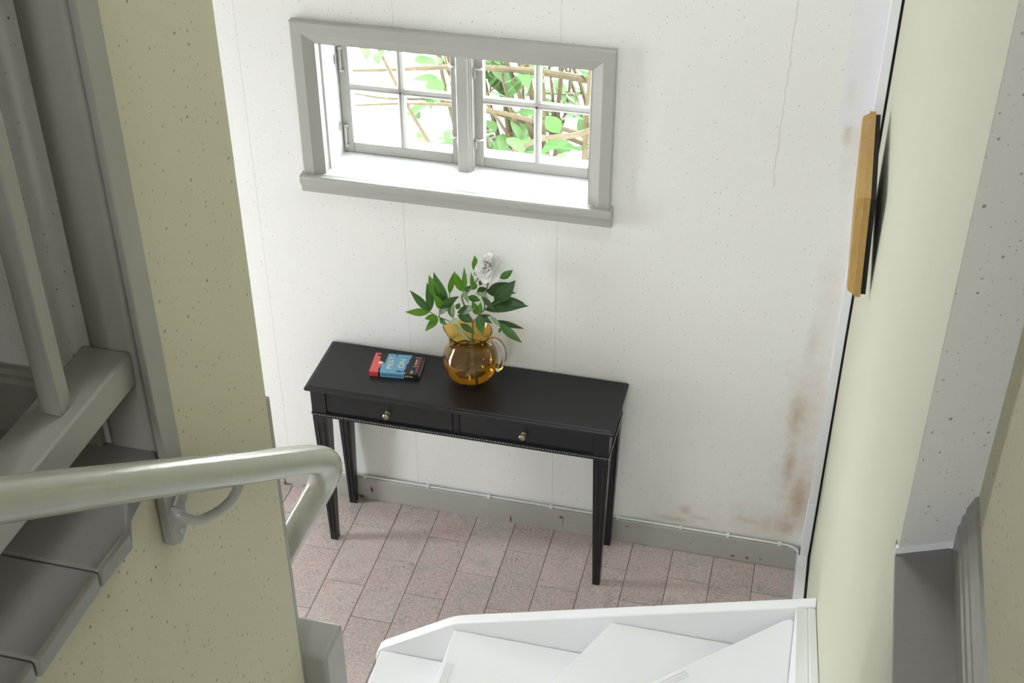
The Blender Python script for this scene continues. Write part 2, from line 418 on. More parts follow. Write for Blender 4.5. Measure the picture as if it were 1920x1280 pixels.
tag(obj('baseboard_ledge', MB().prism(prof, 'y', -5.7, -2.385), 'grey_paint'), 'grey moulded skirting board above the ledge at bottom right', 'baseboard', None, 'structure')
tag(obj('trim_3', MB().prism([(XR-.004, -2.431), (1.955, -2.3955), (1.955, -2.389), (XR-.004, -2.424)], 'z', ZL-.004, ZL+.012), 'trim_white'), 'thin lilac-grey strip along the foot of the speckled return wall', 'trim', None, 'structure')
# front wall behind the camera, with the stair window, and the ceiling
mb = MB().box(-2.3, .9, -5.7, -5.55, -.05, TOP).box(1.5, 2.2, -5.7, -5.55, -.05, TOP).box(.9, 1.5, -5.7, -5.55, -.05, 3.25).box(.9, 1.5, -5.7, -5.55, 4.25, TOP)
struct('wall_front', mb, 'wallpaper_cream_shaded', 'cream wall with the staircase window, behind the viewpoint', 'wall')
w2 = empty('window_2', (1.2, -5.6, 3.25), 'grey framed staircase window behind the viewpoint', 'window', None, 'structure')
obj('frame', MB().box(.9, .93, -5.66, -5.6, 3.25, 4.25).box(1.47, 1.5, -5.66, -5.6, 3.25, 4.25).box(.93, 1.47, -5.66, -5.6, 3.25, 3.28).box(.93, 1.47, -5.66, -5.6, 4.22, 4.25), 'window_grey', w2)
struct('ceiling', MB().box(-2.3, .95, -5.7, .3, TOP, TOP+.15).box(1.55, 2.2, -5.7, .3, TOP, TOP+.15).box(.95, 1.55, -5.7, -1.7, TOP, TOP+.15).box(.95, 1.55, -1.1, .3, TOP, TOP+.15), 'ceiling_white', 'off-white ceiling over the stairwell', 'ceiling')

w3 = empty('fill_roof_window', (1.25, -1.4, TOP), 'unseen white framed roof window added to brighten the stairwell', 'window', None, 'structure')  # roof opening added as extra light on walls and treads
obj('frame', MB().box(.95, .96, -1.7, -1.1, TOP, TOP+.15).box(1.54, 1.55, -1.7, -1.1, TOP, TOP+.15).box(.96, 1.54, -1.7, -1.69, TOP, TOP+.15).box(.96, 1.54, -1.11, -1.1, TOP, TOP+.15), 'white_reveal', w3)
# upper landing of grey boards along x
fl = empty('floor_landing', (.2, -3.6, ZL-.036), 'grey painted board landing at the lower left of the photo', 'floor', None, 'structure')
obj('deck', box(-2.15, .735, -5.55, -2.465, ZL-.12, ZL-.036), 'floor_grey', fl)
XN = .782
obj('plank', MB().prism([(-2.15, -2.465), (.739, -2.465), (.745, -2.478), (.757, -2.593), (.787, -2.648), (XN, -2.7305), (-2.15, -2.7305)], 'z', ZL-.036, ZL), 'floor_grey', fl, .006, 3)
y = -2.7315; k = 0
while y > -5.4:
    obj('plank', box(-2.15, XN - .003*(k % 2), y-.1685, y, ZL-.036, ZL), 'floor_grey', fl, .006, 3)
    y -= .1695; k += 1

# hall floor of staggered stone tiles
f = empty('floor', (0, -1.2, 0), 'pinkish grey stone tile floor of the hall', 'floor', None, 'structure')
obj('mortar_bed', box(-2.15, XR, -5.55, 0, -.05, -.0035), 'grout', f)
def tile_mesh(lx, ly):
    mb = box(-lx/2, lx/2, -ly/2, ly/2, -.010, -.0012)
    e = .0012
    mb.add([(-lx/2+e, -ly/2+e, 0), (lx/2-e, -ly/2+e, 0), (lx/2-e, ly/2-e, 0), (-lx/2+e, ly/2-e, 0)], [])
    mb.f = [(0,3,2,1),(0,1,5,4),(1,2,6,5),(2,3,7,6),(3,0,4,7),(4,5,9,8),(5,6,10,9),(6,7,11,10),(7,4,8,11),(8,9,10,11)]
    o = obj('tile', mb, 'tile_stone'); me = o.data; D.objects.remove(o); return me
PX, PY = .1587, .3175
full = tile_mesh(PX-.0022, PY-.0022); half = tile_mesh(PX-.0022, .168)
rr = random.Random(3)
for k in range(-14, 12):
    x0 = .0855 + PX*k; xc = x0 + PX/2
    nar = xc > XR - .05
    if nar: xc = (x0 + XR)/2
    long_first = (k % 2 == 1)
    y = -.013
    ends = [-.013]
    e = -.330 if long_first else -.171
    while e > -2.5: ends.append(e); e -= PY
    for a, b in zip(ends, ends[1:]):
        if xc > .5 and a < -1.0: continue
        L_ = a-b
        me = full if L_ > .2 else half
        if L_ < .17 and L_ > .15: sy = L_/.1702
        else: sy = 1.0
        inst('tile', me, f, (xc, (a+b)/2, rr.uniform(-.0006, .0004)), (0, 0, 0), ((XR-x0-.002)/(PX-.0022) if nar else 1, sy, 1))

# baseboard of the back wall, two lengths
tag(obj('baseboard_back', MB().box(-2.15, -.262, -.0205, 0, 0, .112).box(-.260, 1.83, -.0205, 0, 0, .112), 'baseboard_paint', None, .004), 'grey rust-marked skirting board under the back wall', 'baseboard', None, 'structure')

# white cable duct in the right corner, with a near-black strip for the shaded gap against the wall
tag(obj('trim_4', MB().box(1.835, 1.864, -.04, 0, .13, TOP).box(1.833, 1.863, -.042, 0, 0, .36), 'trim_white', None, .002), 'white vertical corner strip between the back wall and the pale right wall', 'trim', None, 'structure')
tag(obj('shade_strip_1', box(1.8635, XR, -.034, 0, 0, TOP), 'gap_shade'), 'narrow near-black strip standing for the shaded gap beside the white corner strip', 'gap', None, 'structure')

tag(obj('baseboard_right', box(1.826, 1.8625, -.878, -.043, 0, .105), 'trim_white', None, .002), 'white skirting strip on the floor along the pale right wall', 'baseboard', None, 'structure')
tag(obj('shade_strip_2', box(1.8625, XR, -.878, -.034, 0, .10), 'gap_shade'), 'near-black strip standing for the shaded gap between the white skirting strip and the right wall', 'gap', None, 'structure')  # solid dark fill in place of the shade in this gap
# white cable clipped along the skirting board
cb = empty('cable', (.8, -.02, .112), 'thin white cable clipped along the top of the grey skirting board', 'cable')
pts = [(-2.0, -.014, .118), (-1, -.014, .118), (0, -.014, .118), (.9, -.014, .118), (1.70, -.014, .118), (1.79, -.018, .118), (1.818, -.024, .110), (1.826, -.026, .09), (1.828, -.026, .0)]
obj('cable_run', MB().tube(smooth_path(pts, 5), .0045, 8), 'cable_white', cb)
clip = obj('clip', MB().box(-.007, .007, -.0065, .008, -.0065, .0075), 'cable_white', cb, .002)
cm = clip.data
for i, x in enumerate([-.18, .09, .356, .61, .862, 1.126, 1.375, 1.556, 1.753]):
    if i == 0: clip.data = cm; clip.location = Vector((x, -.014, .118)) - WL[cb.name] + Vector((0, 0, 0)); cl0 = clip
    else:
        c2 = clip.copy(); COL.objects.link(c2); c2.location = Vector((x, -.014, .118)) - WL[cb.name]
for v in cm.vertices: v.co += WL[cb.name]

# ================================================================== window
wn = empty('window_1', (.5, 0, 1.42), 'small grey window of two four-pane casements in the back wall', 'window', None, 'structure')
# casing: outer flat band, then a bevel falling to the opening, mitred
def casing(a0, a1, side):
    pass
cx0, cx1, cz0, cz1 = -.037, 1.045, 1.485, 2.043
bw, bv = .040, .034       # flat band, bevel
yo, yi = -.026, -.010
def ring(off):  # corners of the mitred frame, off from the outer edge
    return cx0+off, cx1-off, cz1-off
def piece(kind):
    mb = MB(); rows = []
    for off, y in ((0, 0), (0, yo+.004), (.004, yo), (bw, yo), (bw+.004, yo+.002), (bw+bv, yi), (bw+bv+.004, yi), (bw+bv+.004, .03), (bw+bv, .03)):
        a, b, c = ring(off)
        if kind == 'l': rows.append(((a, y, cz0), (a, y, c)))
        if kind == 'r': rows.append(((b, y, cz0), (b, y, c)))
        if kind == 't': rows.append(((a, y, c), (b, y, c)))
    vs = [p for r in rows for p in r]; n = len(rows)
    fs = [(2*i, 2*i+1, (2*i+3) % (2*n), (2*i+2) % (2*n)) for i in range(n)]
    fs += [tuple(2*i for i in range(n)), tuple(2*i+1 for i in range(n))]
    return mb.add(vs, fs)
for k in 'lrt':
    obj('casing', piece(k), 'window_grey', wn)
# sill board with moulded apron
sp = [(.0, 1.485), (-.040, 1.485), (-.046, 1.480), (-.046, 1.462), (-.043, 1.455), (-.036, 1.446), (-.033, 1.438), (-.031, 1.418), (0, 1.414)]
s = obj('sill', MB().prism(sp, 'x', -.047, 1.054), 'window_grey', wn, .002)
s['label'] = 'grey moulded front of the window sill'
s2 = obj('sill_board', MB().box(WX0-.0, WX1+.0, .031, .30, 1.455, 1.4865).box(WX0, WX1, -.02, .029, 1.455, 1.4862), 'white_reveal', wn)
s2['label'] = 'white painted deep sill board'
obj('reveal', box(WX0, .047, .03, .30, 1.4865, 1.985), 'white_reveal', wn)
obj('reveal', box(.973, WX1, .03, .30, 1.4865, 1.985), 'white_reveal', wn)
obj('reveal', box(.047, .973, .03, .30, 1.975, 1.985), 'white_reveal', wn)
# mullion post between the casements
mpoly = [(.482, .20), (.482, .118), (.486, .112), (.522, .112), (.526, .118), (.530, .119), (.530, .126), (.535, .127), (.535, .20)]
obj('mullion', MB().prism(mpoly, 'z', 1.4865, 1.975), 'window_grey', wn)
YS = .162
def casement(x0, x1, panes, name):
    r = obj('casement', MB().box(x0, panes[0], YS, YS+.035, 1.488, 1.97).box(panes[3], x1, YS, YS+.035, 1.488, 1.97)
            .box(panes[0], panes[3], YS, YS+.035, 1.488, 1.527).box(panes[0], panes[3], YS, YS+.035, 1.94, 1.97), 'window_grey', wn, .003)
    mx = (panes[1]+panes[2])/2; hw = (panes[2]-panes[1])/2
    obj('muntin', MB().prism([(mx-hw, YS+.012), (mx-.004, YS+.002), (mx+.004, YS+.002), (mx+hw, YS+.012), (mx+hw, YS+.03), (mx-hw, YS+.03)], 'z', 1.527, 1.94), 'window_grey', r)
    obj('muntin', MB().prism([(YS+.012, 1.722), (YS+.002, 1.7305), (YS+.002, 1.7375), (YS+.012, 1.746), (YS+.03, 1.746), (YS+.03, 1.722)], 'x', panes[0], panes[3]), 'window_grey', r)
    for (a, b) in ((panes[0], panes[1]), (panes[2], panes[3])):
        for (c, d) in ((1.527, 1.723), (1.745, 1.94)):
            obj('pane', box(a, b, YS+.016, YS+.019, c, d), 'window_glass', r)
    return r
cl = casement(.048, .50, (.086, .256, .279, .450), 'l')
cr = casement(.515, .972, (.564, .739, .762, .932), 'r')
# hinges and stay hooks
for z0, z1 in ((1.80, 1.885), (1.515, 1.595)):
    obj('hinge', MB().box(.056, .064, YS-.010, YS-.004, z0, z1).box(.054, .070, YS-.012, YS+.002, z1-.006, z1+.004).box(.054, .070, YS-.012, YS+.002, z0-.004, z0+.006), 'hook_metal', cl, .002)
def eye(loc, ax):
    pts = [(0, .012*math.cos(t)*.5, .016*math.sin(t)) for t in [2*PI*i/14 for i in range(15)]]
    return MB().tube([(loc[0]+ax*(.004), loc[1]+p[1], loc[2]+p[2]) for p in pts], .0027, 6, False)
for z in (1.85, 1.60):
    obj('hook_eye', eye((.047, .135, z), 1), 'hook_metal', wn)
for z in (1.862, 1.60):
    for sx, xx in ((1, .537), (-1, .480)):
        obj('hook_eye', eye((xx, .145, z-.018), sx), 'hook_metal', wn)
        obj('latch_hook', MB().tube(smooth_path([(xx, .146, z), (xx+sx*.006, .140, z+.002), (xx+sx*.016, .138, z), (xx+sx*.028, .150, z-.002), (xx+sx*.030, .158, z-.004), (xx+sx*.022, .158, z-.004)], 4), .0036, 8), 'hook_metal', wn)

# ================================================================== stairs
RISE = .1686
st = empty('staircase', (1.2, -1.4, 0), 'white painted winder staircase rising from the tiled hall at the bottom of the photo', 'staircase')
def tread(poly, i):
    return obj('tread', MB().prism(poly, 'z', RISE*i-.03, RISE*i), 'white_paint', st, .005, 2)
YI = -1.94
tp = {1: [(.465, YI), (.465, -.921), (.775, -.921), (.775, YI)],
      2: [(.73, YI), (.73, -.921), (1.275, -.921), (.86, -1.83), (.80, YI)],
      3: [(.806, -1.882), (1.257, -.921), (1.815, -.921), (1.815, -.96), (.86, -1.86)],
      4: [(.806, -1.87), (1.78, -.949), (1.800, -.936), (1.813, -.945), (1.813, -1.46), (.84, -1.92)],
      5: [(.802, -1.89), (1.813, -1.43), (1.813, -1.95), (.802, -1.95)]}
for i in range(6, 15):
    y = -1.92 - .225*(i-6)
    tp[i] = [(.80 if i < 7 else .75, y), (1.813, y), (1.813, y-.25), (.80 if i < 7 else .75, y-.25)]
nos = {1: ((.465, YI), (.465, -.921)), 2: ((.73, YI), (.73, -.921)), 3: ((.816, -1.86), (1.257, -.921)), 4: ((.816, -1.86), (1.805, -.926)), 5: ((.806, -1.88), (1.813, -1.43))}
for i in range(6, 15):
    y = -1.92 - .225*(i-6); nos[i] = ((.80 if i < 7 else .75, y), (1.813, y))
for i in range(1, 15):
    t_ = tread(tp[i], i)
    a, b = Vector(nos[i][0] + (0,)), Vector(nos[i][1] + (0,)); d = (b-a).normalized()
    n = Vector((-d.y, d.x, 0))
    if i <= 2: n = Vector((1, 0, 0))
    elif n.dot(Vector((.5, -1, 0))) < 0: n = -n
    q = [a+n*.028, b+n*.028, b+n*.045, a+n*.045]
    obj('riser', MB().prism([(v.x, v.y) for v in q], 'z', RISE*(i-1), RISE*i-.03), 'white_paint', st)
    if i <= 4:                      # worn anti-slip ridges just behind the nosing
        ln = (b-a).length; z = RISE*i
        for k in range(3):
            o0 = a + n*(.014+.010*k); s0, s1 = d*(ln*.12), d*(ln*(.86 if i < 3 else .70))
            w_ = n*.0022
            q = [o0+s0, o0+s1, o0+s1+w_, o0+s0+w_]
            obj('anti_slip_ridge', MB().prism([(v.x, v.y) for v in q], 'z', z-.001, z+.0028), 'white_paint', t_)
# closed string on the hall side, curb top, rounded at the foot
sp = [(.448, 0), (.440, .10), (.442, .135), (.452, .162), (.466, .178), (.70, .345), (.729, .362), (.76, .374), (1.871, .725), (1.871, 0)]
obj('stringer', MB().prism(sp, 'y', -.920, -.880), 'white_paint', st, .004)
wsl = lambda y: .700 + .56*(-.90-y)
obj('wall_string', MB().prism([(-.921, 0), (-.921, wsl(-.921)), (-1.6, wsl(-1.6)), (-3.72, wsl(-1.6)+.76*2.12), (-3.72, 1.9), (-1.6, .5), (-1.2, 0)], 'x', 1.813, 1.848), 'white_paint', st, .003)
obj('wall_batten', MB().prism([(-.9215, 0), (-.9215, wsl(-.921)+.006), (-1.6, wsl(-1.6)+.02), (-3.72, wsl(-1.6)+.02+.76*2.12), (-3.72, 1.9), (-1.6, .5), (-1.2, 0)], 'x', 1.848, 1.871), 'white_paint', st, .003)
np_ = obj('newel_post', box(.690, .797, -2.066, -1.957, 0, 1.458), 'grey_paint', st, .010, 3)
np_['label'] = 'square grey newel post with rounded edges'

# handrail: rises along the spine wall towards the landing, bends round the wall end
hr = empty('handrail', (.82, -2.08, 2.04), 'glossy grey round handrail bending sharply round the end of the yellowish wall', 'handrail')
X = .822
path = [(X, -3.75, 3.285), (X, -3.3, 2.95), (X, -2.925, 2.671), (X, -2.593, 2.424), (X, -2.355, 2.246), (X, -2.14, 2.086), (X, -2.07, 2.032), (X-.004, -2.02, 1.985), (X-.014, -1.985, 1.935), (X-.032, -1.968, 1.882), (X-.060, -1.965, 1.822), (X-.105, -1.965, 1.733), (X-.22, -1.965, 1.50), (X-.36, -1.97, 1.25), (X-.50, -1.97, 1.13)]
ps = smooth_path(path, 6)
def rr_(p): return .0285 + .006*math.exp(-((p.y+1.985)**2 + (p.z-1.95)**2)/.003)
obj('rail', MB().tube(ps, [rr_(p) for p in ps], 20), 'rail_grey', hr)
bk = obj('bracket_plate', MB().prism([(-2.506, 2.195), (-2.506, 2.322), (-2.452, 2.322), (-2.452, 2.20), (-2.484, 2.180)], 'x', XW, XW+.022), 'grey_paint', hr, .005)
obj('bracket_rod', MB().tube(smooth_path([(.762, -2.494, 2.262), (.780, -2.500, 2.262), (.792, -2.494, 2.250), (.800, -2.470, 2.229), (.810, -2.430, 2.213), (.819, -2.393, 2.212), (.822, -2.370, 2.225), (.822, -2.362, 2.245)], 5), .0085, 12), 'iron_grey', hr)
obj('bracket_wire', MB().tube(smooth_path([(XW+.026, -2.462, 2.305), (XW+.026, -2.474, 2.285), (XW+.024, -2.492, 2.270)], 4), .003, 8), 'iron_grey', hr)
for z in (2.205, 2.305):
    obj('screw', MB().lathe([(.0, .004), (.005, .003), (.006, 0)], (XW+.022, -2.480, z), 10, 'x'), 'iron_grey', bk)

# landing balustrade
bl = empty('balustrade', (.70, -2.5, ZL), 'grey landing balustrade with square post and baluster at the left edge of the photo', 'balustrade')
obj('post', box(.662, .7425, -2.471, -2.36, ZL-.02, TOP-.3), 'grey_paint', bl, .012, 3)
obj('bottom_rail', box(.655, .7335, -5.5, -2.471, 2.492, 2.551), 'grey_paint', bl, .004)
obj('top_rail', box(.655, .735, -5.5, -2.471, 3.25, 3.31), 'grey_paint', bl, .012)
b0 = None
for k in range(12):
    y = -2.6225 - .19*k
    obj('baluster', box(.682, .7135, y-.0155, y+.0155, 2.551, 3.25), 'grey_paint', bl, .003)

# ================================================================== console table
L, TD, H = 1.1415, .3093, .77
tb = empty('console_table', (L/2, -TD/2, 0), 'long black painted console table with two drawers and tapered legs', 'table')
cc = .012
def top_outline(o, c):
    x0, x1, y0, y1 = -o, L+o, -TD-o, .0+min(o, 0)
    return [(x0+c, y0), (x1-c, y0), (x1, y0+c), (x1, y1-c*.8), (x1-c, y1), (x0+c, y1), (x0, y1-c*.8), (x0, y0+c)]
mb = MB(); rows = [(top_outline(-.006, .004), H-.020), (top_outline(-.001, .003), H-.017), (top_outline(0, .003), H-.010), (top_outline(-.003, .003), H-.0055), (top_outline(-.010, .003), H-.0045), (top_outline(-.0125, .003), H)]
for y_ in rows: mb.v += [(x, min(y, -.004), y_[1]) for x, y in y_[0]]
n = 8
mb.f = [(i*n+k, i*n+(k+1) % n, (i+1)*n+(k+1) % n, (i+1)*n+k) for i in range(len(rows)-1) for k in range(n)] + [tuple(range(n)), tuple((len(rows)-1)*n+k for k in range(n))]
obj('tabletop', mb, 'table_black', tb, .0015, 2)
YF = -TD+.022
ax0, ax1, az0 = .020, L-.020, .622
obj('apron', MB().box(.03, L-.03, YF+.012, YF+.022, az0, H-.02).box(.03, L-.03, -.03, -.018, az0, H-.02).box(.024, .036, YF+.03, -.03, az0, H-.02).box(L-.036, L-.024, YF+.03, -.03, az0, H-.02)
    .box(.06, L-.06, YF+.002, YF+.014, H-.032, H-.02).box(.06, L-.06, YF+.002, YF+.014, az0, .652).box(.5555, .5785, YF+.001, YF+.014, .652, H-.032), 'table_black', tb)
def leg(x, y):
    mb = MB(); t = .0275; b = .0135; zt = .615
    mb.box(x-t, x+t, y-t, y+t, zt, H-.02)
    vs = []
    for z, h in ((zt, t), (0, b)):
        vs += [(x-h, y-h, z), (x+h, y-h, z), (x+h, y+h, z), (x-h, y+h, z)]
    mb.add(vs, [(4,5,1,0),(5,6,2,1),(6,7,3,2),(7,4,0,3),(7,6,5,4)])
    return mb
for x in (.0455, L-.0455):
    for y in (-TD+.0455, -.0425):
        lg = obj('leg', leg(x, y), 'table_black', tb)
        for s in (-1, 1):           # reeded edge on the front face of the leg
            zt, zb = .60, .04; ht, hb = .0275, .0150
            ov = [(x+s*ht*.42, y-ht-.001, zt), (x+s*hb*.42, y-hb-.0012, zb)]
            obj('reed', MB().tube(ov, [.0026, .0018], 6), 'table_black', lg)
for a, b in ((.072, .5545), (.5800, L-.072)):
    d = obj('drawer', box(a+.0015, b-.0015, YF+.0005, YF+.012, .6535, H-.0335), 'table_black', tb, .0015)
    kx = .310 if a < .3 else .8155
    obj('knob', MB().lathe([(.0, .0), (.0090, 0), (.0090, -.003), (.0055, -.005), (.0055, -.012), (.0100, -.0160), (.0128, -.020), (.0122, -.025), (.0085, -.0280), (.0, -.0288)], (kx, YF+.0005, .690), 20, 'y'), 'brass_knob', d)
# row of little beads along the lower edge of the apron, front and both sides; their highlights painted as silver-grey
bd = MB()
def bead(c, r=.0031):
    n = 6; vs = [(c[0], c[1], c[2]+r)]
    for i in (1, 2):
        t = PI*i/3
        for k in range(n): vs.append((c[0]+r*math.sin(t)*math.cos(2*PI*k/n), c[1]+r*math.sin(t)*math.sin(2*PI*k/n), c[2]+r*math.cos(t)))
    vs.append((c[0], c[1], c[2]-r))
    fs = [(0, 1+k, 1+(k+1) % n) for k in range(n)] + [(1+k, 1+n+k, 1+n+(k+1) % n, 1+(k+1) % n) for k in range(n)] + [(1+n+k, 1+2*n, 1+n+(k+1) % n) for k in range(n)]
    bd.add(vs, fs)
nb = 113
for i in range(nb+1): bead((.0175 + (L-.035)*i/nb, YF-.0085, .641))
for i in range(1, 27):
    bead((.0160, YF-.006 + .0098*i, .641)); bead((L-.0160, YF-.006 + .0098*i, .641))
bd.sm = True
bo = obj('beading', bd, 'bead_highlight', tb); bo['kind'] = 'stuff'; bo['label'] = 'row of tiny beads along the table apron, light grey standing for their highlights'
obj('bead_moulding', MB().box(.0155, L-.0155, YF-.0065, YF+.004, .6365, .6455).box(.0155, .022, YF, -.02, .6365, .6455).box(L-.022, L-.0155, YF, -.02, .6365, .6455), 'table_black', tb)

# ================================================================== paperback
bk = empty('paperback_book', (.212, -.189, .7702), 'paperback book with a red, blue and black cover lying on the black table', 'book')
bk.rotation_euler = (0, 0, math.radians(5.9))
BW, BD, BT = .185, .118, .0200
WL[bk.name] = Vector((0, 0, 0))       # parts below are written in the book's own frame
obj('page_block', box(.001, BW-.0012, .0012, BD-.001, .0012, BT-.0012), 'book_pages', bk)
obj('cover', MB().box(0, BW, 0, BD, BT-.0012, BT).box(0, BW, 0, BD, 0, .0012).box(0, BW, 0, .0014, .0012, BT-.0012), 'book_black', bk)
def flat(name, poly, mat, z=BT, h=.00025):
    return obj(name, MB().prism([(u*BW, v*BD) for u, v in poly], 'z', z, z+h), mat, bk)
red = flat('cover_print', [(0, 0), (.185, 0), (.165, .18), (.20, .36), (.165, .52), (.135, .60), (.125, .80), (.10, .86), (.115, .96), (.105, 1), (0, 1)], 'book_red'); red['label'] = 'coral red band of the cover'
blue = flat('cover_print', [(.218, 0), (.205, .20), (.195, .36), (.215, .55), (.245, .44), (.255, .62), (.265, 1), (.425, 1), (.432, .86), (.445, .84), (.455, 1), (.742, 1), (.738, .9), (.715, .74), (.722, .6), (.690, .48), (.70, .30), (.675, .14), (.725, .06), (.72, 0)], 'book_blue'); blue['label'] = 'sky blue part of the cover'
flat('cover_print', [(.165 + .045*math.cos(t), .50 + .07*math.sin(t)) for t in [2*PI*i/20 for i in range(20)]], 'book_cream', BT+.0001, .0003)
flat('cover_print', [(.055, .84), (.10, .84), (.10, .93), (.055, .93)], 'book_navy', BT+.0001, .0003)
flat('cover_print', [(.515, .10), (.55, .14), (.60, .145), (.66, .12), (.69, .15), (.685, .07), (.66, .10), (.60, .075), (.55, .085)], 'book_navy', BT+.0002, .0003)
for u0, v0, v1 in ((.815, .06, .20), (.830, .06, .24), (.845, .06, .20), (.860, .06, .17), (.850, .52, .80), (.865, .50, .84), (.880, .52, .80)):
    flat('cover_print', [(u0, v0), (u0+.006, v0), (u0+.006, v1), (u0, v1)], 'book_cream', BT, .0002)
def text(body, mat, size, loc, rot, sx=1.0, parent=None, ext=.00015):
    cu = D.curves.new('lettering', 'FONT'); cu.body = body; cu.size = size; cu.extrude = ext; cu.align_x = 'CENTER'; cu.align_y = 'CENTER'
    tmp = D.objects.new('lettering_tmp', cu); COL.objects.link(tmp)
    dg = bpy.context.evaluated_depsgraph_get()
    me = D.meshes.new_from_object(tmp.evaluated_get(dg)); D.objects.remove(tmp); D.curves.remove(cu)
    me.materials.clear(); me.materials.append(M[mat])
    o = D.objects.new('lettering', me); COL.objects.link(o); o.parent = parent
    o.location = loc; o.rotation_euler = rot; o.scale = (sx, 1, 1)
    return o
text('PEST', 'book_cream', .026, (.372*BW, .53*BD, BT+.0005), (0, 0, PI/2), 1.50, bk)
text('ÖN', 'book_cream', .030, (.600*BW, .53*BD, BT+.0005), (0, 0, PI/2), 1.25, bk)
text('MARIE HERMANSON', 'book_pink', .0135, (.933*BW, .52*BD, BT+.0005), (0, 0, PI/2), .78, bk)
text('(', 'book_cream', .020, (.865*BW, .44*BD, BT+.0004), (0, 0, PI/2), 1.0, bk)
text(')', 'book_cream', .020, (.865*BW, .90*BD, BT+.0004), (0, 0, PI/2), 1.0, bk)
def spine(u0, u1, mat): return obj('spine_print', box(u0*BW, u1*BW, -.0003, .0, 0, BT), mat, bk)
spine(0, .18, 'book_spine_red'); spine(.222, .70, 'book_blue')
text('MARIE HERMANSON', 'book_navy', .0125, (.46*BW, -.0004, BT*.5), (PI/2, 0, 0), .68, bk)
text('PESTÖN', 'book_cream', .0110, (.795*BW, -.0004, BT*.5), (PI/2, 0, 0), .72, bk)

# ================================================================== amber jug
VC = Vector((.580, -.126, .7705))
vs = empty('amber_glass_jug', VC, 'round amber glass jug with clear handle standing on the black table', 'jug')
R0 = .1005; zc = .0955
def spout(q, t):
    # pull the lip out to a pouring spout on the left
    x, y, z = q
    if z > .165:
        k = (z-.165)/.047; a = math.exp(-((abs(math.atan2(math.sin(t-PI), math.cos(t-PI))))/.42)**2)
        x -= .018*k*a; z += .010*k*a
    return (x, y, z)
def sph(h, r): return math.sqrt(max(r*r-(h-zc)**2, 0))
outer = [(.0, .004), (.030, .0015), (.040, .0)] + [(sph(h, R0), h) for h in (.006, .014, .026, .042, .060, .080, .0955, .112, .130, .145, .156)]
outer += [(.0755, .168), (.0735, .178), (.0738, .190), (.0760, .203), (.0790, .2115)]
outer[2] = (.044, .0022)
inner = [(r - .0022, h) if h > .02 else (max(r-.006, 0), h+.005) for r, h in outer]
inner[0] = (0, .009); inner[1] = (.028, .0075); inner[2] = (.040, .0085)
prof = outer + [(.0800, .2140), (.0785, .2140)] + inner[::-1]
obj('jug_body', MB().lathe(prof, VC, 56, 'z', spout), 'amber_glass', vs)
a0 = math.radians(-6); hd = Vector((math.cos(a0), math.sin(a0), 0))
def hp(r, h): return VC + hd*r + Vector((0, 0, h))
hpts = [hp(.084, .178), hp(.076, .186), hp(.080, .198), hp(.094, .204), hp(.112, .197), hp(.127, .172), hp(.131, .140), hp(.124, .104), hp(.110, .080), hp(.102, .074)]
pp = smooth_path(hpts, 6)
obj('handle', MB().tube(pp, [.0075 + .0045*max(0, (i/len(pp)-.8)/.2) for i in range(len(pp))], 14), 'clear_glass', vs)
wp = [(0, .0095), (.0285, .0080), (.0395, .0088)] + [(r, h) for r, h in inner if .02 < h < .105 and r > .05] + [(sph(.112, R0)-.0023, .112), (.0, .112)]
wt = obj('water', MB().lathe(wp, VC, 48), 'water_clear')
tag(wt, 'clear water standing in the amber glass jug', 'water', None, 'stuff')

